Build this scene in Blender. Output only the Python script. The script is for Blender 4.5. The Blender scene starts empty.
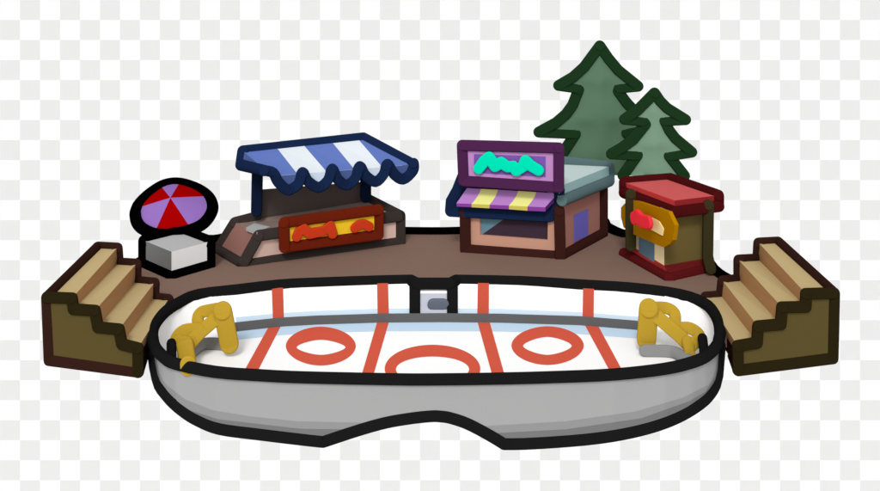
import bpy, math
from mathutils import Vector, geometry
from math import pi, sin, cos

# ------------------------------------------------------------ scene, camera
scene = bpy.context.scene
root_col = scene.collection
CAM_H, F = 10.0, 1000.0            # metres, pixels (for a picture 880 wide)
HX, HY = 440.0, -35.0              # principal column and horizon row of the picture

cam_data = bpy.data.cameras.new('camera')
cam = bpy.data.objects.new('camera', cam_data)
root_col.objects.link(cam)
cam.location = (0, 0, CAM_H)
cam.rotation_euler = (pi / 2, 0, 0)
cam_data.sensor_width = 36.0
cam_data.lens = 36.0 * F / 880.0
cam_data.shift_y = -(245.35 - HY) / 880.0
cam_data.clip_end = 2000
scene.camera = cam

def P(px, py, Y):                                  # measured point at depth Y
    return Vector(((px - HX) * Y / F, Y, CAM_H - (py - HY) * Y / F))
def G(px, py, z=0.0):                              # measured point on a level z
    return P(px, py, (CAM_H - z) * F / (py - HY))
def wall(a, b, off=0.0):                           # upright plane through a,b pushed towards the camera
    a = Vector((a[0], a[1], 0)); b = Vector((b[0], b[1], 0))
    d = (b - a).normalized()
    n = Vector((d.y, -d.x, 0))
    if n.y > 0: n = -n
    return (a + n * off, n)
def Q(px, py, pl):                                 # measured point on a plane
    d = Vector(((px - HX) / F, 1, -(py - HY) / F)); o = Vector((0, 0, CAM_H))
    t = (pl[0] - o).dot(pl[1]) / d.dot(pl[1])
    return o + d * t
def lerp_tab(tab, x):
    if x <= tab[0][0]: return tab[0][1]
    for (a, b), (c, d) in zip(tab, tab[1:]):
        if x <= c: return b + (d - b) * (x - a) / (c - a)
    return tab[-1][1]
def smooth(pts, n=6, closed=False):
    out = []; m = len(pts)
    rng = range(m) if closed else range(m - 1)
    for i in rng:
        if closed: p0, p1, p2, p3 = pts[i - 1], pts[i], pts[(i + 1) % m], pts[(i + 2) % m]
        else: p0, p1, p2, p3 = pts[max(i - 1, 0)], pts[i], pts[i + 1], pts[min(i + 2, m - 1)]
        for k in range(n):
            t = k / n
            out.append(tuple(0.5 * (2 * b + (c - a) * t + (2 * a - 5 * b + 4 * c - d) * t * t
                                    + (3 * b - a - 3 * c + d) * t ** 3)
                             for a, b, c, d in zip(p0, p1, p2, p3)))
    if not closed: out.append(tuple(pts[-1]))
    return out

# ------------------------------------------------------------ materials
def lin(h):
    v = [int(h[i:i + 2], 16) / 255 for i in (0, 2, 4)]
    return [c / 12.92 if c <= .04045 else ((c + .055) / 1.055) ** 2.4 for c in v]
MATS = {}
GAIN = {'board_line_red': 0.754, 'line_red': 0.969, 'wall_grey': 0.709, 'stripe_grey': 0.704, 'stripe_dark_grey': 0.773,
        'rail_grey': 0.756, 'board_blue': 0.792, 'ice_blue': 0.985, 'goal_gold': 0.774, 'goal_bar_grey': 0.72,
        'brown_ground_paint': 1.132, 'pine_green': 0.887, 'pine_light_green': 0.852, 'tread_tan': 0.951, 'riser_brown': 1.5,
        'side_olive': 0.722, 'dark_brown_edge': 0.653, 'dark_olive_edge': 0.676, 'freezer_lid_grey': 0.923, 'freezer_dark_grey': 1.113,
        'freezer_light_grey': 1.363, 'parasol_red': 0.71, 'parasol_purple': 0.737, 'stall_end_rose': 1.035, 'stall_front_pink': 1.284,
        'stall_counter_brown': 1.94, 'stall_dark': 0.923, 'canopy_blue': 0.827, 'canopy_white': 0.79, 'valance_blue': 0.983,
        'valance_white': 0.931, 'navy_edge': 0.844, 'navy_post': 1.022, 'sign_yellow': 0.993, 'sign_lettering_red': 0.957,
        'sign_frame_red': 0.933, 'shop_front_salmon': 0.989, 'shop_side_rose': 1.804, 'door_blue': 1.849, 'shop_glass_teal': 1.796,
        'shop_interior_plum': 0.95, 'shop_edge_brown': 0.842, 'roof_pale': 0.976, 'roof_edge_teal': 1.38, 'roof_edge_slate': 0.983,
        'awning_purple': 0.854, 'awning_yellow': 0.87, 'valance_purple': 0.858, 'valance_yellow': 0.835, 'sign_pink': 0.85,
        'sign_purple': 0.844, 'lettering_mint': 0.78, 'sign_frame_plum': 0.728, 'roof_top_red': 0.902, 'roof_red': 1.263,
        'roof_dark_red': 0.892, 'booth_olive': 1.216, 'booth_cream': 1.55, 'booth_door_slate': 1.9, 'booth_sign_brown': 1.206,
        'booth_sign_yellow': 0.93, 'booth_lettering_red': 1.246, 'base_dark_red': 0.963, 'booth_maroon': 1.103, 'booth_post': 0.851,
        'rink_black': 0.643, 'latch_slate': 0.924, 'gate_lavender': 0.775, 'stall_panel_dark': 2.2, 'roof_edge_maroon': 0.657,
        'pine_dark_green': 0.772}
def M(name, hexcol, gain=1.0, rough=.9):
    """hexcol is the paint colour of the drawing; gain trims the base colour."""
    if name in MATS: return MATS[name]
    m = bpy.data.materials.new(name); m.use_nodes = True
    b = m.node_tree.nodes['Principled BSDF']
    gain = GAIN.get(name, gain)
    c = [min(.93, max(.0005, v * gain)) for v in lin(hexcol)]
    b.inputs['Base Color'].default_value = (*c, 1)
    b.inputs['Roughness'].default_value = rough
    b.inputs['Specular IOR Level'].default_value = 0.0
    MATS[name] = m
    return m

# ------------------------------------------------------------ mesh builder
BAND_AXIS = Vector((0, cos(math.radians(17)), -sin(math.radians(17))))
class MB:
    def __init__(s): s.v = []; s.f = []; s.m = []; s.sm = []; s.mats = []
    def mi(s, mat):
        if mat is None: return 0
        if mat not in s.mats: s.mats.append(mat)
        return s.mats.index(mat)
    def face(s, pts, mat=None):
        i = len(s.v); s.v += [Vector(p) for p in pts]
        s.f.append(tuple(range(i, i + len(pts)))); s.m.append(s.mi(mat)); s.sm.append(False)
        return s
    def poly(s, pts, mat=None):                    # any planar outline
        i = len(s.v); pts = [Vector(p) for p in pts]; s.v += pts
        for t in geometry.tessellate_polygon([pts]):
            s.f.append(tuple(i + k for k in t)); s.m.append(s.mi(mat)); s.sm.append(False)
        return s
    def prism(s, top, vec, mat=None, side=None):
        vec = Vector(vec); top = [Vector(p) for p in top]; bot = [p + vec for p in top]
        s.poly(top, mat); s.poly(bot, mat)
        for k in range(len(top)):
            j = (k + 1) % len(top)
            s.face([top[k], top[j], bot[j], bot[k]], side or mat)
        return s
    def hexa(s, bot, top, mat=None, mats=None):    # bottom ring, top ring -> closed solid
        n = len(bot)
        s.poly(bot, mat); s.poly(top, (mats or {}).get('top', mat))
        for k in range(n):
            j = (k + 1) % n
            s.face([bot[k], bot[j], top[j], top[k]], (mats or {}).get(k, mat))
        return s
    def tube(s, pts, rpx, closed=False, mat=None, flat=None, seg=28):
        """round moulding through pts; rpx is its half width at the drawing's scale"""
        pts = [Vector(p) for p in pts]; mi = s.mi(mat); n = len(pts)
        rr = rpx if isinstance(rpx, (list, tuple)) else [rpx] * n
        rad = [r * p.y / F for r, p in zip(rr, pts)]
        keep = [k for k in range(n) if k == 0 or (pts[k] - pts[k - 1]).length > 1e-4]
        if closed and (pts[keep[-1]] - pts[0]).length < 1e-4: keep.pop()
        pts = [pts[k] for k in keep]; rad = [rad[k] for k in keep]; n = len(pts)
        def sq0(o, r):                              # mouldings are flattened bands with rounded edges
            if flat == 'round': return o
            ax, c = flat if flat else (BAND_AXIS, .34)
            t = o.dot(ax)
            return o - ax * t + ax * (c * r * math.tanh(4.5 * t / r))
        sq = sq0
        def ball(p, r0):
            r = r0 * .996; sq = lambda o, rr: sq0(o, rr) - (flat[0] if flat and flat != 'round' else BAND_AXIS) * sq0(o, rr).dot(flat[0] if flat and flat != 'round' else BAND_AXIS) * .06
            i0 = len(s.v); R = 10
            for a in range(1, R):
                for b in range(seg):
                    th = pi * a / R; ph = 2 * pi * b / seg
                    s.v.append(p + sq(Vector((sin(th) * cos(ph), sin(th) * sin(ph), cos(th))) * r, r))
            tp = len(s.v); s.v.append(p + sq(Vector((0, 0, r)), r)); bt = len(s.v); s.v.append(p + sq(Vector((0, 0, -r)), r))
            for b in range(seg):
                c = (b + 1) % seg
                s.f.append((tp, i0 + b, i0 + c)); s.f.append((bt, i0 + (R - 2) * seg + c, i0 + (R - 2) * seg + b))
                for a in range(R - 2):
                    s.f.append((i0 + a * seg + b, i0 + (a + 1) * seg + b, i0 + (a + 1) * seg + c, i0 + a * seg + c))
            k = len(s.f) - len(s.m); s.m += [mi] * k; s.sm += [True] * k
        if closed: pts.append(pts[0]); rad.append(rad[0]); n += 1
        # split the path where it turns sharply: round joint there, smooth sweep elsewhere
        T = [(pts[k + 1] - pts[k]).normalized() for k in range(n - 1)]
        cuts = [0] + [k for k in range(1, n - 1) if T[k - 1].angle(T[k]) > .45] + [n - 1]
        whole = closed and len(cuts) == 2 and T[-1].angle(T[0]) < .45
        if not whole:
            for k in (cuts[:-1] if closed else cuts): ball(pts[k], rad[k])
        for q, (c0, c1) in enumerate(zip(cuts, cuts[1:])):
            g = .997 - .0015 * (q % 3); u = None; i0 = len(s.v); m = c1 - c0 + 1
            for k in range(c0, c1 + 1):
                if whole and k in (c0, c1): t = (T[-1] + T[0]).normalized()
                elif k == c0: t = T[k]
                elif k == c1: t = T[k - 1]
                else: t = (T[k - 1] + T[k]).normalized()
                if u is None: u = Vector((1, 0, 0)) if abs(t.x) < .5 else Vector((0, 0, 1))
                u = (u - t * u.dot(t)).normalized(); w = t.cross(u)
                for j in range(seg):
                    an = 2 * pi * j / seg
                    s.v.append(pts[k] + sq((u * cos(an) + w * sin(an)) * rad[k] * g, rad[k]))
            for k in range(m - 1):
                for j in range(seg):
                    l = (j + 1) % seg
                    s.f.append((i0 + k * seg + j, i0 + k * seg + l, i0 + (k + 1) * seg + l, i0 + (k + 1) * seg + j)); s.m.append(mi); s.sm.append(True)
        return s
    def strip(s, A, B, mat=None, smoothed=True):
        mi = s.mi(mat); i = len(s.v)
        for a, b in zip(A, B): s.v += [Vector(a), Vector(b)]
        for k in range(len(A) - 1):
            s.f.append((i + 2 * k, i + 2 * k + 1, i + 2 * k + 3, i + 2 * k + 2)); s.m.append(mi); s.sm.append(smoothed)
        return s
    def build(s, name, mat=None, parent=None):
        me = bpy.data.meshes.new(name)
        me.from_pydata([tuple(v) for v in s.v], [], s.f); me.update()
        for m in (s.mats or [mat]): me.materials.append(m)
        me.polygons.foreach_set('material_index', s.m)
        me.polygons.foreach_set('use_smooth', s.sm)
        o = bpy.data.objects.new(name, me); root_col.objects.link(o)
        if parent is not None:
            o.parent = parent
            top = parent
            off = Vector((0, 0, 0))
            while top is not None: off += top.location; top = top.parent
            for v in me.vertices: v.co -= off
        return o

def thing(name, loc, label, cat, group=None):
    e = bpy.data.objects.new(name, None); root_col.objects.link(e)
    e.location = loc; e.empty_display_size = .3
    e['label'] = label; e['category'] = cat
    if group: e['group'] = group
    return e
V0 = lambda x, y, z: Vector((x, y, z))
def structure(o): o['kind'] = 'structure'; return o

# ------------------------------------------------------------ checkered wall and added bounce floor
WY = 120.0; SQ = 2.4; Z0 = CAM_H + HY * WY / F; FLOOR = -54.0
def checker(name, comps, offs):
    m = bpy.data.materials.new(name); m.use_nodes = True; nt = m.node_tree
    b = nt.nodes['Principled BSDF']
    b.inputs['Roughness'].default_value = .95; b.inputs['Specular IOR Level'].default_value = 0
    tc = nt.nodes.new('ShaderNodeTexCoord'); sp = nt.nodes.new('ShaderNodeSeparateXYZ')
    nt.links.new(tc.outputs['Object'], sp.inputs[0])
    cb = nt.nodes.new('ShaderNodeCombineXYZ')
    cb.inputs[2].default_value = .5
    for k in (0, 1):
        ma = nt.nodes.new('ShaderNodeMath'); ma.operation = 'MULTIPLY_ADD'
        nt.links.new(sp.outputs[comps[k]], ma.inputs[0])
        ma.inputs[1].default_value = 1 / SQ; ma.inputs[2].default_value = offs[k]
        nt.links.new(ma.outputs[0], cb.inputs[k])
    ck = nt.nodes.new('ShaderNodeTexChecker'); ck.inputs['Scale'].default_value = 1.0
    ck.inputs['Color1'].default_value = (GREY, GREY, GREY, 1)
    ck.inputs['Color2'].default_value = (WHITE, WHITE, WHITE, 1)
    nt.links.new(cb.outputs[0], ck.inputs['Vector'])
    nt.links.new(ck.outputs['Color'], b.inputs['Base Color'])
    return m
WHITE = .70; GREY = WHITE * .842
bd = MB().prism([(-260, WY, FLOOR), (260, WY, FLOOR), (260, WY, 110), (-260, WY, 110)], (0, 1, 0))
structure(bd.build('backdrop', checker('checkered_wall_paint', ('X', 'Z'), (401, 400 - Z0 / SQ))))
gr = MB().prism([(-900, -900, FLOOR - .004), (900, -900, FLOOR - .004), (900, 900, FLOOR - .004), (-900, 900, FLOOR - .004)], (0, 0, -.5))  # unseen sheet added below the frame to bounce light up under the set
structure(gr.build('ground', checker('checkered_floor_paint', ('X', 'Y'), (400, 400))))

# ------------------------------------------------------------ paints
rink_black = M('rink_black', '1e1e1e')
black = M('black_paint', '000000')
ice_white = M('ice_white', 'ffffff', 1.0)
board_white = M('board_white', 'ffffff', 1.0)
red_line = M('line_red', 'd05944', .85)
red_line_b = M('board_line_red', 'd05944', .95)
gold = M('goal_gold', 'c09d33', .95)

# ------------------------------------------------------------ pavement behind the rink
RIM_BACK = [(152.4, 336), (153, 329), (157, 321), (166, 311), (180, 302), (198, 294.6), (236, 290), (278, 285.2), (316, 283.2),
            (380, 281), (411, 280.3), (417, 283.3), (450, 283.3), (456, 280.3), (520, 281.6), (580, 285),
            (634.5, 288.4), (680, 294.5), (703.6, 302.7), (713.6, 312), (719, 323.6), (720, 334.5)]
RIM_FRONT = [(152.4, 336), (155, 347), (164, 357), (176, 363.6), (215, 371.6), (260, 375), (303.6, 377.1), (392, 379),
             (430, 379.2), (490, 378.5), (549, 377), (614, 374.2), (665, 368.5), (692.5, 362), (706, 356), (714, 349),
             (718, 343.6), (720, 334.5)]
RIM_BACK = smooth(RIM_BACK[:11], 3)[:-1] + RIM_BACK[10:14] + smooth(RIM_BACK[13:], 3)[1:]
EDGE = [(137, 264), (160, 252), (190, 240), (214, 240.5), (240, 236), (320, 230), (400, 232.4), (459, 232.4), (520, 228), (560, 218),
        (590, 214), (603, 221), (608, 228), (626, 235.5), (640, 231), (665, 231), (695, 243), (714, 269.5), (731, 281)]
zp = -.04
loop = [G(x, y, zp) for x, y in EDGE]
rb = [G(x, y, zp) for x, y in RIM_BACK if not 415 < x < 453]
loop += [Vector((7.9, 27.2, zp))] + list(reversed(rb)) + [Vector((-8.1, 27.2, zp))]
pav = structure(MB().prism(loop, (0, 0, -.35)).build('pavement', M('brown_ground_paint', '776055', .82)))
kb = MB().tube([G(x, y, .0) for x, y in smooth(EDGE, 4)], 5.7).build('kerb', black, pav)

# ------------------------------------------------------------ rink
ZI = -.85
rink = thing('ice_rink', (0, 28, ZI), 'oval hockey rink with white ice, grey outer wall with an arched cut-out and black rim', 'ice rink')
def front_Y(x): return CAM_H * F / (lerp_tab(RIM_FRONT, x) - HY)
BOTTOM = [(152.4, 346), (153, 356), (155, 367), (159, 384), (166, 394), (174, 403), (185, 412), (198, 420), (220, 428.6), (260, 434), (303.6, 439.3),
          (323.4, 441.4), (358, 430), (385.5, 422.3), (410, 418), (430, 415.8), (440, 415.9), (450.5, 417.5), (467.5, 423.3), (488, 434), (504, 443.6),
          (532, 443), (583, 439.3), (621, 434), (655, 425.7), (682, 414.8), (703, 401), (713, 389), (717, 378), (719, 362), (720, 345)]
_i, _j = BOTTOM.index((323.4, 441.4)), BOTTOM.index((504, 443.6))
BOTTOM = smooth(BOTTOM[:_i + 1], 4) + smooth(BOTTOM[_i:_j + 1], 4)[1:] + smooth(BOTTOM[_j:], 4)[1:]
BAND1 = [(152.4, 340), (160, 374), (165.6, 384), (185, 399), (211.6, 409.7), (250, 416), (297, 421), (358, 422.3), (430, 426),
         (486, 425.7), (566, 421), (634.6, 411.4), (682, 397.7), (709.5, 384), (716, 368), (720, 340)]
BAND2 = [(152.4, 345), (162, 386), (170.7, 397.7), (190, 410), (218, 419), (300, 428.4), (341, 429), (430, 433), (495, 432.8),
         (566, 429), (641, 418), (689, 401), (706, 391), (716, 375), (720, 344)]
xs = sorted(set([152.4 + k * (720 - 152.4) / 240 for k in range(241)] + [323.4, 504]))
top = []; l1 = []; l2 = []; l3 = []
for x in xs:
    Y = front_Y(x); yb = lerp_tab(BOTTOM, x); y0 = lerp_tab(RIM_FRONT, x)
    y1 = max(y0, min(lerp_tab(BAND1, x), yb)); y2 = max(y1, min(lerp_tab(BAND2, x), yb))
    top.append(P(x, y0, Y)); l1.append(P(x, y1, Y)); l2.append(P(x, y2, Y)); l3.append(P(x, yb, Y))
ctr = Vector((0, 28, 0))
def inward(p, d):
    q = Vector((p.x, p.y, 0)) - ctr; q.normalize(); return p - q * d
w = MB().strip(top, l1); w.strip([inward(p, .1) for p in top], [inward(p, .1) for p in l3])
backrim = [G(x, y) for x, y in RIM_BACK]
w.strip(backrim, [Vector((p.x, p.y, -.93)) for p in backrim])
w.build('outer_wall', M('wall_grey', 'afafaf', .92), rink)
MB().strip(l1, l2).build('painted_stripe', M('stripe_grey', '9c9c9c', .92), rink)  # shading at the foot of the wall, painted as two darker grey bands
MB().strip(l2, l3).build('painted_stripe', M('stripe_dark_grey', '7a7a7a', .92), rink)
MB().tube(l3, 5.7).build('lower_edge', rink_black, rink)
frontrim = [G(x, y) for x, y in smooth(RIM_FRONT[:-1], 4)] + [G(*RIM_FRONT[-1])]
MB().tube(backrim[:-1] + list(reversed(frontrim)), 5.75, closed=True).build('rim', rink_black, rink)

# base curve of the boards (where they meet the ice)
def RAIL(x): return lerp_tab([(200, 335), (228, 328.6), (237, 327), (280, 322.4), (316, 320.4), (380, 318.4), (440, 318), (500, 318.5),
                              (580, 321), (637, 325.5), (650, 327.4), (680, 334)], x)
def RIMY(x): return lerp_tab([p for p in RIM_BACK if not 415 < p[0] < 453 and 180 <= p[0] <= 704 and p[1] < 304], x)
bx = list(range(212, 668, 4))
topb = [G(152.4, 336), G(157, 321), G(166, 311), G(180, 302), G(198, 294.6)] + [G(x, RIMY(x)) for x in bx] + \
       [G(680, 294.5), G(703.6, 302.7), G(713.6, 312), G(719, 323.6), G(720, 334.5)]
V = lambda x, y, z=ZI: Vector((x, y, z))
botb = [V(-7.55, 26.9), V(-7.7, 27.7), V(-7.65, 28.4), V(-7.45, 28.85), V(-7.05, 29.15)] + [G(x, RAIL(x), ZI) for x in bx] + \
       [V(6.95, 29.3), V(7.45, 28.9), V(7.6, 28.4), V(7.55, 27.8), V(7.4, 27.0)]
fb = [inward(p, .12) for p in frontrim]
fb2 = [Vector((p.x, p.y, ZI)) for p in fb]
MB().strip(topb, botb).build('boards', board_white, rink)
MB().prism([p for p in botb] + list(reversed(fb2[1:-1])), (0, 0, -.1)).build('ice_sheet', ice_white, rink)
MB().tube([G(x, RAIL(x) + .6, ZI + .08) for x in [232] + bx[6:-5] + [646]], 5.4).build('kick_rail', M('rail_grey', '646464', .95), rink)
def board_pt(x, y, proud=.012):
    a = G(x, RIMY(x)); b = G(x, RAIL(x), ZI)
    n = Vector((0, a.z - b.z, b.y - a.y)).normalized()
    if n.y > 0: n = -n
    return Q(x, y, (a + n * proud, n))
# shadow and reflection tint painted in pale blue above and below the rail
bxx = [x for x in range(236, 641, 4)]
upx = lambda x: lerp_tab([(237, 317), (280, 312.8), (316, 310.6), (380, 308.3), (440, 308), (500, 308.6), (580, 311.8), (637, 316.4)], x)
lowx = lambda x: lerp_tab([(237, 339.4), (280, 335), (316, 332.6), (380, 331), (440, 330.8), (500, 331.2), (580, 333.8), (637, 338.2)], x)
MB().strip([board_pt(x, upx(x)) for x in bxx], [board_pt(x, RAIL(x) - 1) for x in bxx]).build('pale_blue_band', M('board_blue', 'd3e7f7', .9), rink)
MB().strip([G(x, RAIL(x) + 1, ZI + .004) for x in bxx], [G(x, lowx(x), ZI + .004) for x in bxx]).build('pale_blue_band', M('ice_blue', 'c1d8ec', .82), rink)
for (a, b, c, d, ia, ib, ic, idd, yi, ye) in (
        (271.6, 283, 273, 284, 267.5, 279.5, 244.5, 258, 328.5, 370), (377, 388, 377.6, 389, 376.6, 388.4, 361.8, 373.6, 323.5, 374),
        (477.8, 489, 477.2, 488.8, 478, 490.2, 492, 504.4, 323.5, 374), (583, 594, 582.5, 593.6, 586, 599, 609.4, 622.2, 327, 370)):
    MB().face([board_pt(a, RIMY(a), .02), board_pt(b, RIMY(b), .02), board_pt(d, RAIL(d) - 1, .02), board_pt(c, RAIL(c) - 1, .02)]).build('red_line', red_line_b, rink)
    # carry the line a little under the rail and to the front boards
    e = 6; sl = (ic - ia) / (ye - yi); sr = (idd - ib) / (ye - yi)
    z = ZI + .008
    MB().face([G(ia - sl * e, yi - e, z), G(ib - sr * e, yi - e, z), G(idd + sr * 8, ye + 8, z), G(ic + sl * 8, ye + 8, z)]).build('red_line', red_line, rink)
def ring(name, outer, inner):
    z = ZI + .008
    MB().strip([G(x, y, z) for x, y in outer + outer[:1]], [G(x, y, z) for x, y in inner + inner[:1]], None, False).build(name, red_line, rink)
def ell(cx, cy, rx, ry, n=64, lens=0.0):
    o = []
    for k in range(n):
        t = 2 * pi * k / n; s = 1 - lens * (abs(sin(2 * t)) ** 1.3)
        o.append((cx + rx * cos(t) * s, cy + ry * sin(t) * s))
    return o
ring('face_off_circle', ell(320.8, 345.8, 35.0, 19.4, lens=.02), ell(321, 347, 24.5, 7.6, lens=.10))
ring('face_off_circle', ell(547.6, 345.3, 36.2, 19.3, lens=.02), ell(547.4, 345.6, 24.4, 9.0, lens=.10))
ring('centre_circle', ell(432.5, 368.5, 47.8, 24.0), ell(432.5, 369.0, 36.6, 12.8))
# small dark bars at the ends of the boards
MB().tube([P(171.4, 343, 27.2), P(171.6, 356, 26.6)], 4.8).build('board_post', rink_black, rink)
MB().tube([P(702.5, 338, 27.4), P(704, 351, 26.8)], 4.8).build('board_post', rink_black, rink)
# gate in the back boards
gate = MB()
gate.face([board_pt(418, 286, .03), board_pt(450, 286, .03), board_pt(450, 293.2, .03), board_pt(418, 293.2, .03)])
gate = gate.build('gate', M('gate_white', 'ffffff'), rink)
gp = [board_pt(418, 293.2, .03), board_pt(450, 293.2, .03), board_pt(450, 316, .03), board_pt(418, 316, .03)]
MB().face(gp).build('gate_panel', M('gate_lavender', 'c9cdd9', .9), gate)
MB().tube([board_pt(433, 304.2, .1), board_pt(443.4, 304.2, .1)], 5.6, flat=(Vector((0, -1, 0)), .4)).build('latch', M('latch_slate', '666b79', .92), gate)
for x in (414.8, 452.4):
    MB().tube([board_pt(x, 283, .05), board_pt(x, 313, .05)], 5.5).build('gate_post', rink_black, gate)

# ------------------------------------------------------------ goals
def goal(base, strokes, base_bar, foot, label):
    g = thing('hockey_goal', base, label, 'goal', 'hockey goals at the ends of the rink')
    for nm, pts, r in strokes:
        MB().tube([P(*p) for p in pts], r, flat=(BAND_AXIS, .22)).build(nm, gold, g)
    MB().tube([G(p[0], p[1], ZI + .15) for p in smooth(base_bar, 4)], 5.9).build('base_bar', M('goal_bar_grey', '999999', .95), g)
    if foot: MB().tube([P(*p) for p in foot[0]], foot[1], flat=(Vector((0, -1, 0)), .12)).build('foot', gold, g)
goal(P(229, 353, 27.9),
     [('post', [(222.6, 310.5, 27.7), (229.4, 344, 27.7)], 9.3),
      ('top_bar', smooth([(222, 307.8, 27.8), (210, 310, 27.9), (201, 312.5, 27.9), (197.8, 319, 27.8), (199.5, 327, 27.6)], 5), 6.0),
      ('cross_bar', [(216, 318.5, 27.72), (199, 333, 27.45), (190, 343, 27.25)], 6.8),
      ('back_frame', smooth([(199, 329.5, 27.5), (184.5, 330.5, 27.4), (176.8, 338.5, 27.3), (182, 346, 27.15)], 5), 6.4),
      ('post', [(184.8, 344.5, 27.1), (188.3, 368, 26.6)], [8.6, 8.8])],
     [(229, 344.5), (208, 343.3), (199, 346), (190, 353)],
     ([(188.4, 364, front_Y(188) - .02), (188.6, 368, front_Y(188) - .02)], 8.4),
     'gold framed hockey goal at the left end of the rink')
goal(P(646, 349, 28.2),
     [('post', [(648.8, 308, 28.0), (646.4, 339.5, 28.0)], 9.7),
      ('top_bar', smooth([(652, 307.5, 28.1), (666, 307.8, 28.2), (674.3, 313, 28.1), (675, 323, 27.9)], 5), 5.9),
      ('cross_bar', [(656, 315.5, 28.0), (679, 335, 27.75), (690, 346, 27.6)], 6.8),
      ('back_frame', smooth([(678, 328, 27.9), (690.5, 328.3, 27.8), (699.6, 336, 27.7), (693, 344.5, 27.5)], 5), 6.0),
      ('post', [(688, 342, 27.6), (690, 354, 27.2)], [6.5, 5.2])],
     [(645, 350.5), (668, 351), (679, 354), (690, 361)], None,
     'gold framed hockey goal at the right end of the rink')

# ------------------------------------------------------------ stepped stands
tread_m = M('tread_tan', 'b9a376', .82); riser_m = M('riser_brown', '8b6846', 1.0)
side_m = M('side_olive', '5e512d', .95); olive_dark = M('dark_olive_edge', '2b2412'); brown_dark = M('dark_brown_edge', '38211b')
def stairs(label, fx, xa, Ya, xb, Yb, zt, back, zb, left, base_pts):
    fy = lambda x: Ya + (Yb - Ya) * (x - xa) / (xb - xa)
    t = thing('stepped_stand', P(base_pts[0][0], base_pts[0][1], fy(base_pts[0][0])), label, 'bleacher', 'stepped stands beside the rink')
    fr = [P(x, y, fy(x)) for x, y in fx]
    bk = [G(x, y, zt[k // 2]) for k, (x, y) in enumerate(back)]
    for k in (1, 3, 5):                            # upright risers
        ym = (bk[k].y + bk[k + 1].y) / 2
        bk[k] = P(*back[k], ym); bk[k + 1] = P(*back[k + 1], ym)
    b0 = P(base_pts[0][0], base_pts[0][1], fy(base_pts[0][0])); b1 = P(base_pts[1][0], base_pts[1][1], fy(base_pts[1][0]))
    body = MB()
    body.poly(fr + [b1, b0], side_m)
    c0 = Vector((bk[0].x, bk[0].y, b0.z)); c1 = Vector((bk[-1].x, bk[-1].y, b1.z))
    body.poly(bk + [c1, c0], side_m)
    body.face([fr[0], bk[0], c0, b0], side_m); body.face([fr[-1], bk[-1], c1, b1], M('lower_riser_brown', '38211b')); body.face([b0, b1, c1, c0], side_m)
    body.build('body', None, t)
    for k in range(4):
        MB().face([fr[2 * k], fr[2 * k + 1], bk[2 * k + 1], bk[2 * k]]).build('tread', tread_m, t)
        if k < 3: MB().face([fr[2 * k + 1], fr[2 * k + 2], bk[2 * k + 2], bk[2 * k + 1]]).build('riser', riser_m, t)
    last = Vector(fr[-1]); mid = fr[-1] + (b1 - fr[-1]) * .32; midb = bk[-1] + (c1 - bk[-1]) * .32
    off = Vector((.01 if left else -.01, -.005, 0))
    MB().face([fr[-1] + off, mid + off, midb + off, bk[-1] + off]).build('riser', riser_m, t)
    MB().tube([fr[0]] + bk + [c1], 5.5).build('back_edge', brown_dark, t)
    if left:
        MB().tube([fr[0] + V(-.01, .02, 0), b0, b1 + V(.0, .02, 0)], 5.5).build('base_edge', brown_dark, t)
        MB().tube(fr + [b1], 5.6).build('front_edge', olive_dark, t)
    else:
        MB().tube(fr + [b1, b0], 5.7, closed=True).build('front_edge', olive_dark, t)
    MB().tube([b1 + V(0, .03, 0), b1.lerp(c1, .25) + V(-.1 if left else .1, 0, 0)], 5.2).build('base_edge', brown_dark, t)
stairs('stepped wooden stand left of the rink beside the freezer', [(47, 297), (72, 298), (73.6, 309), (95, 310.3), (98, 327), (119, 329), (122, 344), (138, 348)],
       49.4, 26.6, 138, 25.8, [1.19, .94, .535, .14],
       [(98, 247), (117, 248), (118, 263), (136, 264), (135.6, 281.4), (154, 283), (153.6, 298), (168, 299.5)], -.5, True, [(49.4, 360), (138.4, 372)])
stairs('stepped wooden stand right of the rink beside the red roofed booth', [(834, 292.8), (806, 293.6), (805.7, 306.6), (782, 307), (780.7, 324), (758, 326), (757, 342.4), (737.6, 345.8)],
       832.5, 26.8, 738, 26.0, [1.24, .95, .55, .12],
       [(778, 242), (759, 243), (758, 259), (739, 260), (739, 279.4), (723, 281), (721.4, 296), (706, 297)], -.53, False, [(832.5, 358), (738, 370)])

# ------------------------------------------------------------ freezer box
fz = thing('freezer_box', G(171.5, 277), 'small grey freezer box with thick black edges under the parasol', 'freezer')
F0, R0, L0 = G(171.5, 276.5), G(209.5, 265.5), G(144.3, 264.5); B0 = L0 + R0 - F0
hh = .80
up = lambda p, z: Vector((p.x, p.y, z))
MB().hexa([L0, F0, R0, B0], [up(p, hh) for p in (L0, F0, R0, B0)], None,  # left sides painted darker than right, side shading put into the greys
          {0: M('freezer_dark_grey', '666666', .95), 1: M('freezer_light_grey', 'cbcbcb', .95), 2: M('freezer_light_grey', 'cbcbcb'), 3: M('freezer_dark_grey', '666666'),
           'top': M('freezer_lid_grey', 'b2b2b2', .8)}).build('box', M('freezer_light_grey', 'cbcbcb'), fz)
MB().tube([L0, F0, R0, up(R0, hh), up(B0, hh), up(L0, hh)], 5.9, closed=True).build('edge_trim', black, fz)

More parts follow.
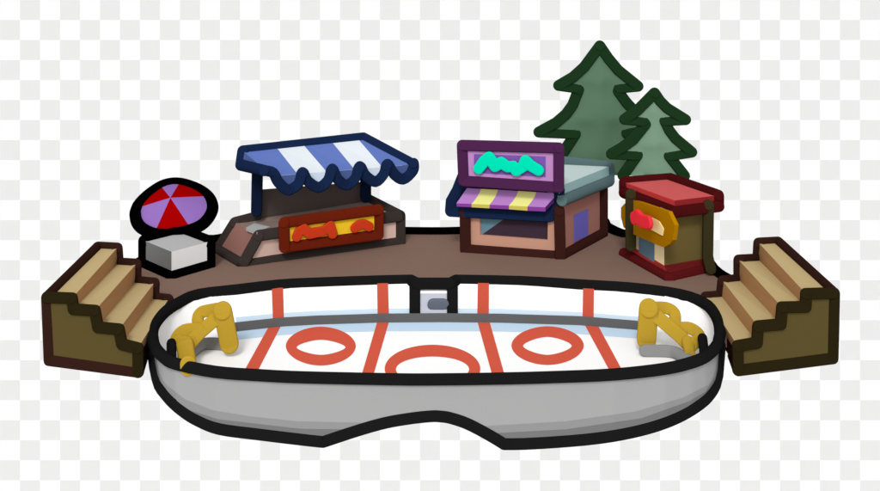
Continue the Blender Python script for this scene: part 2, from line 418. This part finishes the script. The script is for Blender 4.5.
# ------------------------------------------------------------ parasol
Yc = 35.3; ppl = (P(174, 209, Yc), Vector((0, -.5, 1)).normalized())
um = thing('parasol', V(-9.35, 35.6, -.04), 'round red and purple parasol with a thick black rim above the grey freezer', 'parasol')
rimz = [(228, 228), (230, 205), (248, 168), (300, 118), (370, 76), (445, 67), (530, 92), (590, 133), (613, 185), (597, 232), (560, 272), (500, 300), (400, 322), (320, 318), (262, 292), (236, 262)]
rim_px = smooth([(90 + x / 5, 170 + y / 5) for x, y in rimz], 8, True)
rimp = [Q(x, y, ppl) for x, y in rim_px]
apex_px = (170.4, 197.6)
apl = (ppl[0] + ppl[1] * .42, ppl[1]); apex = Q(*apex_px, apl)
brk = [(282, 175), (375, 105), (425, 100), (540, 132), (490, 270), (333, 290)]
bang = [math.atan2((170 + y / 5) - apex_px[1], (90 + x / 5) - apex_px[0]) for x, y in brk]
cols = [('a', 'red'), ('b', 'purple'), ('c', 'red'), ('d', 'purple'), ('e', 'red'), ('f', 'purple')]
par_red = M('parasol_red', 'a90000', .9); par_pur = M('parasol_purple', '9972c0', .85)
def sector(x, y):
    a = math.atan2(y - apex_px[1], x - apex_px[0])
    for k in range(6):
        lo = bang[k]; hi = bang[(k + 1) % 6]; d = (hi - lo) % (2 * pi)
        if (a - lo) % (2 * pi) < d: return k
    return 0
# refine boundary exactly at the seams
seamed = []
n = len(rim_px)
for i in range(n):
    a, b = rim_px[i], rim_px[(i + 1) % n]; seamed.append(a)
    sa, sb = sector(*a), sector(*b)
    if sa != sb:
        lo, hi = 0., 1.
        for _ in range(20):
            m_ = (lo + hi) / 2; q = (a[0] + (b[0] - a[0]) * m_, a[1] + (b[1] - a[1]) * m_)
            if sector(*q) == sa: lo = m_
            else: hi = m_
        seamed.append((a[0] + (b[0] - a[0]) * hi, a[1] + (b[1] - a[1]) * hi))
cn = MB(); N = len(seamed)
base3 = [Q(x, y, ppl) for x, y in seamed]
proj = apex - ppl[1] * .42
def dome(i, t):                                   # t 0 apex .. 1 rim
    p = proj.lerp(base3[i], t); return p + ppl[1] * .42 * (1 - t) 
for i in range(N):
    j = (i + 1) % N
    mx, my = (seamed[i][0] + seamed[j][0]) / 2, (seamed[i][1] + seamed[j][1]) / 2
    k = sector(mx, my); mat = par_pur if k in (1, 3, 5) else par_red
    for a, b in ((0, .33), (.33, .66), (.66, 1)):
        if a == 0: cn.face([dome(i, 0), dome(i, b), dome(j, b)], mat)
        else: cn.face([dome(i, a), dome(i, b), dome(j, b), dome(j, a)], mat)
cn.build('canopy', None, um)
MB().tube(rimp, 5.9, closed=True).build('canopy_rim', black, um)
MB().tube([proj + V(0, .1, -.1, ), V(-9.35, 35.6, 0)], 2.4, flat='round').build('pole', black, um)

# ------------------------------------------------------------ snack stall with blue striped canopy
st = thing('snack_stall', G(242.5, 265), 'snack stall with blue and white striped scalloped canopy and a red framed yellow sign', 'food stall')
dark = M('stall_dark', '37302d')
FL, FR, BL = G(242.5, 264.6), G(400, 242.3), G(217.8, 250.2)
tz = .95
FLt = P(258.6, 235.4, 33.5); FRt = up(FR, tz + .01); BLt = P(235, 222.5, 35.1); BRt = P(369, 200, 37.0)
BR = Vector((BRt.x, BRt.y, 0))
MB().hexa([FL, FR, BR, BL], [FLt, FRt, BRt, BLt], None, {0: M('stall_front_pink', 'bca197', .95), 1: dark, 2: dark, 3: M('stall_end_rose', '855f56', 1.0),  # end painted darker than the front, its shading put into the colour
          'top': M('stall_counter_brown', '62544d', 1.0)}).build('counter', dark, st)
pa = P(254, 217, 35.35); pb = P(368, 204, 36.95)
pn = (wall(pa, pb)[1])
MB().prism([pa - pn * -.02, pb - pn * -.02, P(368, 182, 36.95), P(262, 190, 35.5), P(254, 205, 35.35)], (-pn * .12)).prism([pa, pb, pb - V0(0, 0, .6), pa - V0(0, 0, .6)], (-pn * .11)).build('back_panel', M('stall_panel_dark', '37302d', 1.9), st)
MB().tube([BL, BLt, P(256, 217, 35.4)], 5.6).tube([BL, FL, FR, FRt, FLt, FL], 5.6).tube([FRt, BRt], 5.6).build('edge_trim', dark, st)
tp = lambda x, y: G(x, y, tz + .12)
MB().prism([tp(246, 227.5), tp(254, 223), tp(270, 226.5), tp(257, 232)], (0, 0, -.1)).build('serving_tray', M('tray_grey', 'b5b5b5', .8), st)
navy = M('navy_edge', '162544')
for x, y0, y1, Y in ((257.4, 169, 211, 35.0), (365.7, 178, 197, 36.6)):
    MB().tube([P(x, y0, Y), P(x + (.0 if x > 300 else -.8), y1, Y)], 5.6).build('canopy_post', M('navy_post', '0f192e'), st)
# canopy
cTL, cTR = P(243, 151, 35.3), P(363.3, 138, 37.3)
cBL, cBR = P(272.5, 176, 33.5), P(413, 164.5, 36.1)
blue = M('canopy_blue', '647abf', .85); cwh = M('canopy_white', 'e9f0f7', .85); vblue = M('valance_blue', '465788', 1.0); vwh = M('valance_white', 'c7d5e5', 1.0)
z5 = lambda x, y: (230 + x / 4.4, 120 + y / 4.4)
topX = [243, z5(205, 0)[0], z5(322, 0)[0], z5(447, 0)[0], z5(562, 0)[0], 363.3]
botX = [272.5, z5(297, 0)[0], z5(425, 0)[0], z5(548, 0)[0], z5(670, 0)[0], 413]
def edge_at(a, b, px):
    k = lambda p: p.x / p.y * F + HX
    lo, hi = 0., 1.
    for _ in range(30):
        m_ = (lo + hi) / 2
        if k(a.lerp(b, m_)) < px: lo = m_
        else: hi = m_
    return a.lerp(b, lo)
can = MB()
tE = [edge_at(cTL, cTR, x) for x in topX]; bE = [edge_at(cBL, cBR, x) for x in botX]
for k in range(5):
    can.face([tE[k], tE[k + 1], bE[k + 1], bE[k]], blue if k % 2 == 0 else cwh)
can.build('canopy', None, st)
# valance: hangs upright from the front edge with round lobes
vpl = wall(cBL, cBR, .02)
scal = [z5(*p) for p in [(150, 222), (190, 232), (212, 272), (255, 307), (300, 280), (319, 230), (342, 268), (390, 296), (430, 264), (450, 215), (472, 258),
                         (512, 286), (550, 256), (571, 204), (596, 244), (640, 271), (675, 238), (693, 194), (722, 238), (762, 260), (805, 222), (808, 190)]]
sc = smooth(scal, 4)
val = MB()
lobes = [sc[4:21], sc[20:37], sc[36:53], sc[52:69], sc[68:]]
for k in range(5):
    lp = [Q(x, y, vpl) for x, y in lobes[k]]
    t0, t1 = bE[k], bE[k + 1]
    m_ = vblue if k % 2 == 0 else vwh
    tops = [t0.lerp(t1, i / (len(lp) - 1)) + vpl[1] * .015 for i in range(len(lp))]
    val.strip(tops, lp, m_, False)
val.build('valance', None, st)
vt = wall(cBL, cBR, .06)
eL = P(241, 165, 35.1)
MB().tube([Q(*sc[0], vt), eL, cTL, cTR, cBR, Q(412, 170, vt)], 5.7).tube([Q(x, y, vt) for x, y in sc], 5.4).build('canopy_edge', navy, st)
MB().face([cTL, cBL, Q(264, 173, vt), eL]).build('canopy_end', vblue, st)
# sign
spl = wall(FL, FR, .32)
sg = MB().prism([Q(x, y, spl) for x, y in ((284, 221), (378, 209), (378, 235.5), (284, 247.5))], spl[1] * -.2).build('sign', M('sign_yellow', 'e5bd28', .95), st)
MB().tube([Q(x, y, spl) for x, y in ((284, 222.6), (378.3, 209.6), (378.3, 234.6), (284.4, 247.3))], 5.5, closed=True).build('sign_frame', M('sign_frame_red', '611d0d'), sg)
blob = M('sign_lettering_red', 'c1391c', .95)
sp2 = wall(FL, FR, .33 + .08)
fl = (spl[1], .3)
MB().tube([Q(x, y, sp2) for x, y in ((296.8, 236.6), (299, 231.5), (304, 228.6), (309.5, 233.5), (324, 230.8), (330.3, 225.6), (332.6, 233.5))], [5, 5, 5, 5.4, 5, 5, 5.2], flat=fl).build('lettering', blob, sg)
MB().tube([Q(x, y, sp2) for x, y in ((355, 227.8), (359, 224.8), (364, 224), (369, 226.5))], 4.9, flat=fl).build('lettering', blob, sg)

# ------------------------------------------------------------ purple sign shop
sh = thing('shop_kiosk', G(465.4, 249.6), 'brown shop with big purple sign, mint lettering and a purple and yellow striped awning', 'shop')
kb_ = M('shop_edge_brown', '3a1e1a')
sFL, sFR, sBR = G(465.4, 249.6), G(560.6, 256.6), G(602.4, 233.6)
sBL = sFL + (sBR - sFR) * .92
RZ0, RZ1 = 1.93, 2.44
fp = lambda off: wall(sFL, sFR, off)
rp = lambda off: wall(sFR, sBR, off)
# wall: front with a real opening
wz = 1.95
def front(px, py): return Q(px, py, fp(0))
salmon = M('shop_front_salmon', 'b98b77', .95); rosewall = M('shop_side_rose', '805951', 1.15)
a, b, c, d = sFL, sFR, up(sFR, wz), up(sFL, wz)
o0, o1, o2, o3 = front(479.4, 212), front(548, 214), front(547.6, 240), front(480, 234.8)
wl = MB()
wl.face([d, c, o1, o0], salmon).face([c, b, o2, o1], salmon).face([b, a, o3, o2], salmon).face([a, d, o0, o3], salmon)
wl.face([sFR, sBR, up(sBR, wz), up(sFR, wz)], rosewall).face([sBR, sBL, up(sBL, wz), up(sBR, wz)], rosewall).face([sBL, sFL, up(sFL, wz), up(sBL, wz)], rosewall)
wl = wl.build('shop_wall', None, sh)
din = (sBR - sFR).normalized() * .12
win = MB()
for p, q in ((o0, o1), (o1, o2), (o2, o3), (o3, o0)): win.face([p, q, q + din, p + din], salmon)
win = win.build('window', salmon, sh)
e = fp(-.1)
MB().face([Q(477, 210, e), Q(508, 212, e), Q(503, 219.6, e), Q(478, 237.2, e)]).build('pane', M('shop_glass_teal', '46606b', 1.1), win)
MB().face([Q(508, 212, e), Q(550, 212, e), Q(550, 243, e), Q(478, 237.2, e), Q(503, 219.6, e)]).build('dark_interior', M('shop_interior_plum', '3b2d38', 1.2), win)
e = rp(.03)
MB().prism([Q(574.4, 215, e), Q(588.2, 209, e), Q(588.2, 235.4, e), Q(574.4, 242, e)], rp(0)[1] * -.02).build('door', M('door_blue', '524d92', 1.2), sh)
MB().tube([Q(465, 213.5, fp(.12)), Q(465.4, 249.6, fp(.12)), Q(560.6, 256.6, fp(.05)), Q(602.4, 233.8, rp(.05)), Q(602.4, 183.5, rp(.05))], 5.5) \
    .tube([Q(559.3, 210.5, fp(.14)), Q(560.4, 256.4, fp(.1))], 5.5).build('edge_trim', kb_, sh)
# roof slab
rF = P(559.5, 200.5, 34.15); rR = P(609, 181, 37.5); rBk = P(566, 162, 38.4)
r0 = Vector((rF.x, rF.y, RZ0)); r1 = Vector((rR.x, rR.y, RZ0)); r2 = Vector((rBk.x - 1.2, 38.45, RZ0)); r3 = sFL + V(-.1, .15, RZ0)
r3.z = RZ0; r2.x = 2.4
rm_top = M('roof_pale', 'bbcccb', .8); rm_side = M('roof_edge_teal', '7e9a9c', 1.1)
MB().hexa([r0, r1, r2, r3], [up(p, RZ1) for p in (r0, r1, r2, r3)], None, {0: rm_side, 1: rm_side, 2: rm_side, 3: rm_side, 'top': rm_top}).build('roof', rm_side, sh)
MB().tube([rF + V(.08, -.03, 0), rR, P(609, 166.5, 37.7), P(566, 162, 38.5), V(2.4, 38.5, RZ1)], 5.6).build('roof_edge', M('roof_edge_slate', '52676a', .95), sh)
# awning
z6 = lambda x, y: (440 + x / 5, 130 + y / 5)
TX = [(135, 290), (205, 294), (290, 298), (392, 304), (482, 310), (570, 315)]
BX = [(82, 366), (158, 369), (248, 373), (345, 377), (437, 382), (527, 386)]
VX = [(84, 382), (158, 386), (247, 391), (345, 396), (437, 403), (527, 407)]
aw = MB()
apur = M('awning_purple', 'ad7abe', .9); ayel = M('awning_yellow', 'dfde87', .88); vp = M('valance_purple', '853f97'); vy = M('valance_yellow', 'cabd58')
t_ = fp(.22); b_ = fp(.46)
for k in range(5):
    # slightly curved cloth
    A, B = TX[k], TX[k + 1]; C, D = BX[k + 1], BX[k]
    m_ = apur if k % 2 == 0 else ayel
    rows = []
    for t in (0, .25, .5, .75, 1):
        off = .22 + .24 * t; bend = 6 * sin(pi * t)
        l = (A[0] + (D[0] - A[0]) * t + bend * (k > 0), A[1] + (D[1] - A[1]) * t)
        r = (B[0] + (C[0] - B[0]) * t + bend, B[1] + (C[1] - B[1]) * t)
        rows.append((Q(*z6(*l), fp(off)), Q(*z6(*r), fp(off))))
    for p, q in zip(rows, rows[1:]): aw.face([p[0], p[1], q[1], q[0]], m_)
aw = aw.build('awning', None, sh)
vl = MB()
for k in range(5):
    vl.face([Q(*z6(*BX[k]), b_), Q(*z6(*BX[k + 1]), b_), Q(*z6(*VX[k + 1]), b_), Q(*z6(*VX[k]), b_)], vp if k % 2 == 0 else vy)
vl.build('valance', None, aw)
MB().face([Q(*z6(570, 338), fp(.27)), Q(*z6(570, 362), fp(.27)), Q(*z6(527, 404), b_), Q(*z6(527, 384), b_)]).build('awning_end', M('awning_end_purple', '48235c', .9), aw)
MB().face([Q(*z6(569, 315), fp(.225)), Q(*z6(570, 338), fp(.27)), Q(*z6(527, 386), b_)]).build('cloth_corner', apur, aw)
MB().tube([Q(463, 176, fp(.05)), Q(457.5, 190, fp(.1)), Q(451.3, 201, fp(.1)), Q(450.7, 210.8, fp(.1)), Q(549, 216.2, fp(.08)), Q(556, 211, fp(.06)), Q(559, 190, fp(.06))], 5.8).build('awning_edge', navy, aw)
MB().poly([Q(463, 176, fp(.1)), Q(457.5, 190, fp(.12)), Q(452, 201, fp(.12)), Q(451, 210.8, fp(.12)), Q(549, 216.2, fp(.12)), Q(559, 205, fp(.12)), Q(559, 182, fp(.12))]).build('awning_backing', navy, aw)
# sign
sn = MB().prism([Q(x, y, fp(.62)) for x, y in ((462, 145), (559, 147.7), (559, 187), (463.5, 181))], fp(0)[1] * -.25).build('sign', M('sign_pink', 'bb88c1', .9), sh)
MB().tube([Q(x, y, fp(.62)) for x, y in ((462.2, 145.2), (558.8, 147.8), (558.8, 187.2), (463.6, 180.8))], 5.5, closed=True).build('sign_frame', M('sign_frame_plum', '4e264e'), sn)
MB().face([Q(x, y, fp(.635)) for x, y in ((474, 154), (545.6, 156.4), (545.6, 177), (474, 172.6))]).build('sign_panel', M('sign_purple', '7a55a9', .9), sn)
MB().tube([Q(x, y, fp(.72)) for x, y in ((478.7, 168.6), (484, 161.5), (489.3, 157.4), (495, 165.9), (501.3, 162.4), (507.5, 166.7), (513.4, 166.2), (516.3, 170.4), (523, 166.5), (525.6, 160.6), (530, 165), (538.6, 170.2))],
          [5.5, 5.9, 6, 6, 5.8, 5.6, 5.6, 5.8, 5.6, 5.8, 5.8, 5.6], flat=(fp(0)[1], .3)).build('lettering', M('lettering_mint', '00e6ba', .9), sn)

# ------------------------------------------------------------ red roofed booth
bt = thing('ticket_booth', V(7.3, 31.85, 0), 'small booth with red roof, red base and an orange brown sign with a red scribble', 'booth')
mar = M('booth_maroon', '4f1315')
pL, pF, pR = G(624.3, 253.3), G(669.4, 278.7), G(706.5, 270.4); pB = V(7.85, 35.35, 0)
kL, kF, kR, kB = V(6.6, 34.45, .33), V(7.22, 32.2, .33), V(8.78, 33.0, .33), V(8.1, 35.1, .33)
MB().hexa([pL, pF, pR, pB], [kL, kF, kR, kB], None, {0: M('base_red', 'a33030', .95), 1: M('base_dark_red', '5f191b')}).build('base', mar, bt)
olv = M('booth_olive', '5e512d', .95); crm = M('booth_cream', 'cbbb95', .95)
ht = 2.15
MB().hexa([kL, kF, kR, kB], [up(p, ht) for p in (kL, kF, kR, kB)], None, {0: crm, 1: olv, 2: olv, 3: olv, 'top': olv}).build('booth_wall', olv, bt)
MB().tube([pL, pF, pR], 5.6).build('base_edge', mar, bt)
lw = lambda off: wall(kL, kF, off)
# outward normal of the left face points left and to the camera
MB().prism([Q(639, 226, lw(.03)), Q(653.8, 226, lw(.03)), Q(653.8, 262, lw(.03)), Q(639, 252.5, lw(.03))], lw(0)[1] * -.02).build('door', M('booth_door_slate', '465b68', .95), bt)
qL, qF, qR, qB = P(624.6, 193, 34.75), P(673.6, 209.6, 31.85), P(718.2, 206, 32.8), P(670.5, 190, 35.55)
zl, zh = 2.12, 2.45
rt = [V(p.x, p.y, zh) for p in (qL, qF, qR, qB)]; rbm = [V(p.x, p.y, zl) for p in (qL, qF, qR, qB)]
ft = rt[1]; F2 = G(674.6, 200.4, zh)
rt[1] = F2; rbm[1] = V(F2.x, F2.y, zl)
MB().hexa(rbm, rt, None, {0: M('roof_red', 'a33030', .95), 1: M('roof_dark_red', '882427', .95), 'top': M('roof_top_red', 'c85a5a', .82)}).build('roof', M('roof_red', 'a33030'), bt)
q = V(0, 0, 0)
MB().tube([rbm[0] + V(-.02, -.05, -.02), rbm[1] + V(0, -.08, -.02), rbm[2] + V(0, -.05, -.02)], 5.7).tube([rbm[0], rt[0], G(670.5, 178.6, zh), rt[2], rbm[2]], 5.7).build('roof_edge', M('roof_edge_maroon', '4f1315'), bt)
pst = M('booth_post', '36301c')
MB().tube([Q(630.8, 194, lw(.32)), Q(630.8, 246, lw(.32))], 5.4).build('corner_post', pst, bt)
MB().tube([P(708.4, 205, 32.5), P(707.6, 256, 32.5), P(710.6, 269, 32.35)], 5.5).build('corner_post', pst, bt)
bs = MB().prism([Q(x, y, lw(.27)) for x, y in ((621, 207.5), (624.5, 203.5), (632, 200), (637, 201), (668.2, 211.6), (674.7, 225), (672.7, 240), (669, 244.5), (664, 247), (659.5, 245.6), (637, 236), (628, 231), (623.5, 227), (621, 217))],
                lw(0)[1] * -.14).build('sign', M('booth_sign_brown', '966700', .9), bt)
MB().prism([Q(x, y, lw(.30)) for x, y in ((640, 213), (654.7, 219), (659, 221.4), (663.3, 228.6), (662.2, 235.6), (649.6, 228.8), (640, 224))], lw(0)[1] * -.03).build('sign_panel', M('booth_sign_yellow', 'ffeba6', .9), bs)
MB().tube([Q(x, y, lw(.62)) for x, y in ((634.3, 218), (638.2, 216.8), (642.5, 221), (648.6, 222.4))], [6.6, 7.5, 6.8, 7.0], flat=(lw(0)[1], .3)).build('lettering', M('booth_lettering_red', 'd32b36', .9), bs)

# ------------------------------------------------------------ pine trees
def tree(px_path, Y, trunk_px, base_z, fill, label, name, bulge=.28):
    pts = [P(x, y, Y) for x, y in px_path]
    t = thing('pine_tree', V((trunk_px - HX) * Y / F, Y, base_z), label, 'tree', 'pine trees behind the stalls')
    poly = [(p.x, p.z) for p in pts]
    r = 5.5 * Y / F
    def seg_d(x, z):
        best = 1e9
        for (a, b), (c, d) in zip(poly, poly[1:]):
            L = (c - a) ** 2 + (d - b) ** 2; tt = max(0, min(1, ((x - a) * (c - a) + (z - b) * (d - b)) / L))
            best = min(best, math.hypot(x - a - tt * (c - a), z - b - tt * (d - b)))
        return best
    def inside(x, z):
        c = False; m = len(poly)
        for i in range(m):
            (a, b), (e, f) = poly[i], poly[i - 1]
            if (b > z) != (f > z) and x < (e - a) * (z - b) / (f - b) + a: c = not c
        return c
    x0 = min(p[0] for p in poly); x1 = max(p[0] for p in poly); za = min(p[1] for p in poly); zb = max(p[1] for p in poly)
    st_ = .14; ins = []
    x = x0
    while x < x1:
        z = za + .02
        while z < zb:
            if inside(x, z) and seg_d(x, z) > .05: ins.append((x, z))
            z += st_
        x += st_
    allp = [Vector(p) for p in poly + ins]
    nb = len(poly)
    res = geometry.delaunay_2d_cdt(allp, [(i, (i + 1) % nb) for i in range(nb)], [list(range(nb))], 1, 1e-5)
    vs, fs = res[0], res[2]
    mb = MB()
    for sgn in (-1, 1):
        i0 = len(mb.v)
        for v in vs:
            dd = seg_d(v.x, v.y); k = max(0., min(1., (dd - r * .9) / 1.0)); k = k * k * (3 - 2 * k)
            k2 = 1.0
            mb.v.append(Vector((v.x, Y + sgn * (.03 + bulge * k * k2), v.y)))
        for f in fs:
            mb.f.append(tuple(i0 + i for i in f)); mb.m.append(0); mb.sm.append(True)
    # close the underside
    cr = mb.build('crown', fill, t)
    MB().tube(pts, 5.5).build('crown_edge', M('pine_dark_green', '1c361d'), t)
    bx_ = (trunk_px - HX) * Y / F
    MB().tube([V(bx_, Y, base_z + .1), V(bx_, Y, pts[0].z + .25)], [6, .6], flat='round').build('trunk', M('pine_trunk_brown', '4a3426'), t)
big = smooth([(549, 174), (562, 154)], 1) + [(575.4, 133.6), (538.8, 132), (556, 122.6), (566, 114), (572.5, 105), (578.6, 89.4), (577, 88), (558.6, 85.4), (573, 77), (584, 67), (599.8, 45.8),
       (608, 58), (618, 70), (638, 86.2), (619, 88), (618, 91), (626, 102), (634, 110.5), (660, 126), (626.5, 132.8), (632, 140), (642, 150), (650, 174)]
small = [(622.8, 175.2), (637.3, 154.8), (611.4, 153.8), (622, 147.5), (633, 139.5), (645.4, 124), (643, 121), (624.5, 119.2), (637, 110.5), (654.5, 92.9),
         (660, 101), (667, 108), (685.5, 119.6), (664.5, 120.6), (669, 130), (675, 138), (691.7, 152), (668.9, 155.6), (684.5, 175.6)]
tree(big, 39.2, 598, -.04, M('pine_green', '56735b', .95), 'tall darker green pine tree behind the purple sign shop', 'pine')
tree(small, 36.75, 655, -.04, M('pine_light_green', '73917a', .95), 'shorter pale green pine tree behind the red roofed booth', 'pine')

# ------------------------------------------------------------ daylight (soft, overcast)
EL, AZ = math.radians(42), math.radians(188)      # sun high behind the camera
world = bpy.data.worlds.new('World'); scene.world = world; world.use_nodes = True
nt = world.node_tree; bg = nt.nodes['Background']
sky = nt.nodes.new('ShaderNodeTexSky'); sky.sky_type = 'NISHITA'; sky.sun_disc = False
sky.sun_elevation = EL; sky.sun_rotation = AZ
hs = nt.nodes.new('ShaderNodeHueSaturation'); hs.inputs['Saturation'].default_value = 0.0    # grey overcast sky
nt.links.new(sky.outputs[0], hs.inputs['Color']); nt.links.new(hs.outputs[0], bg.inputs['Color'])
bg.inputs['Strength'].default_value = .15
sd = bpy.data.lights.new('sun', 'SUN'); sd.energy = 1.3; sd.angle = math.radians(12); sd.color = (1, .995, .985)
so = bpy.data.objects.new('sun', sd); root_col.objects.link(so)
dirv = Vector((sin(AZ) * cos(EL), cos(AZ) * cos(EL), sin(EL)))
so.rotation_euler = dirv.to_track_quat('Z', 'Y').to_euler(); so.location = dirv * 50
vs = scene.view_settings
vs.view_transform = 'Standard'; vs.look = 'None'; vs.gamma = 1; vs.use_curve_mapping = False
vs.exposure = 0.3
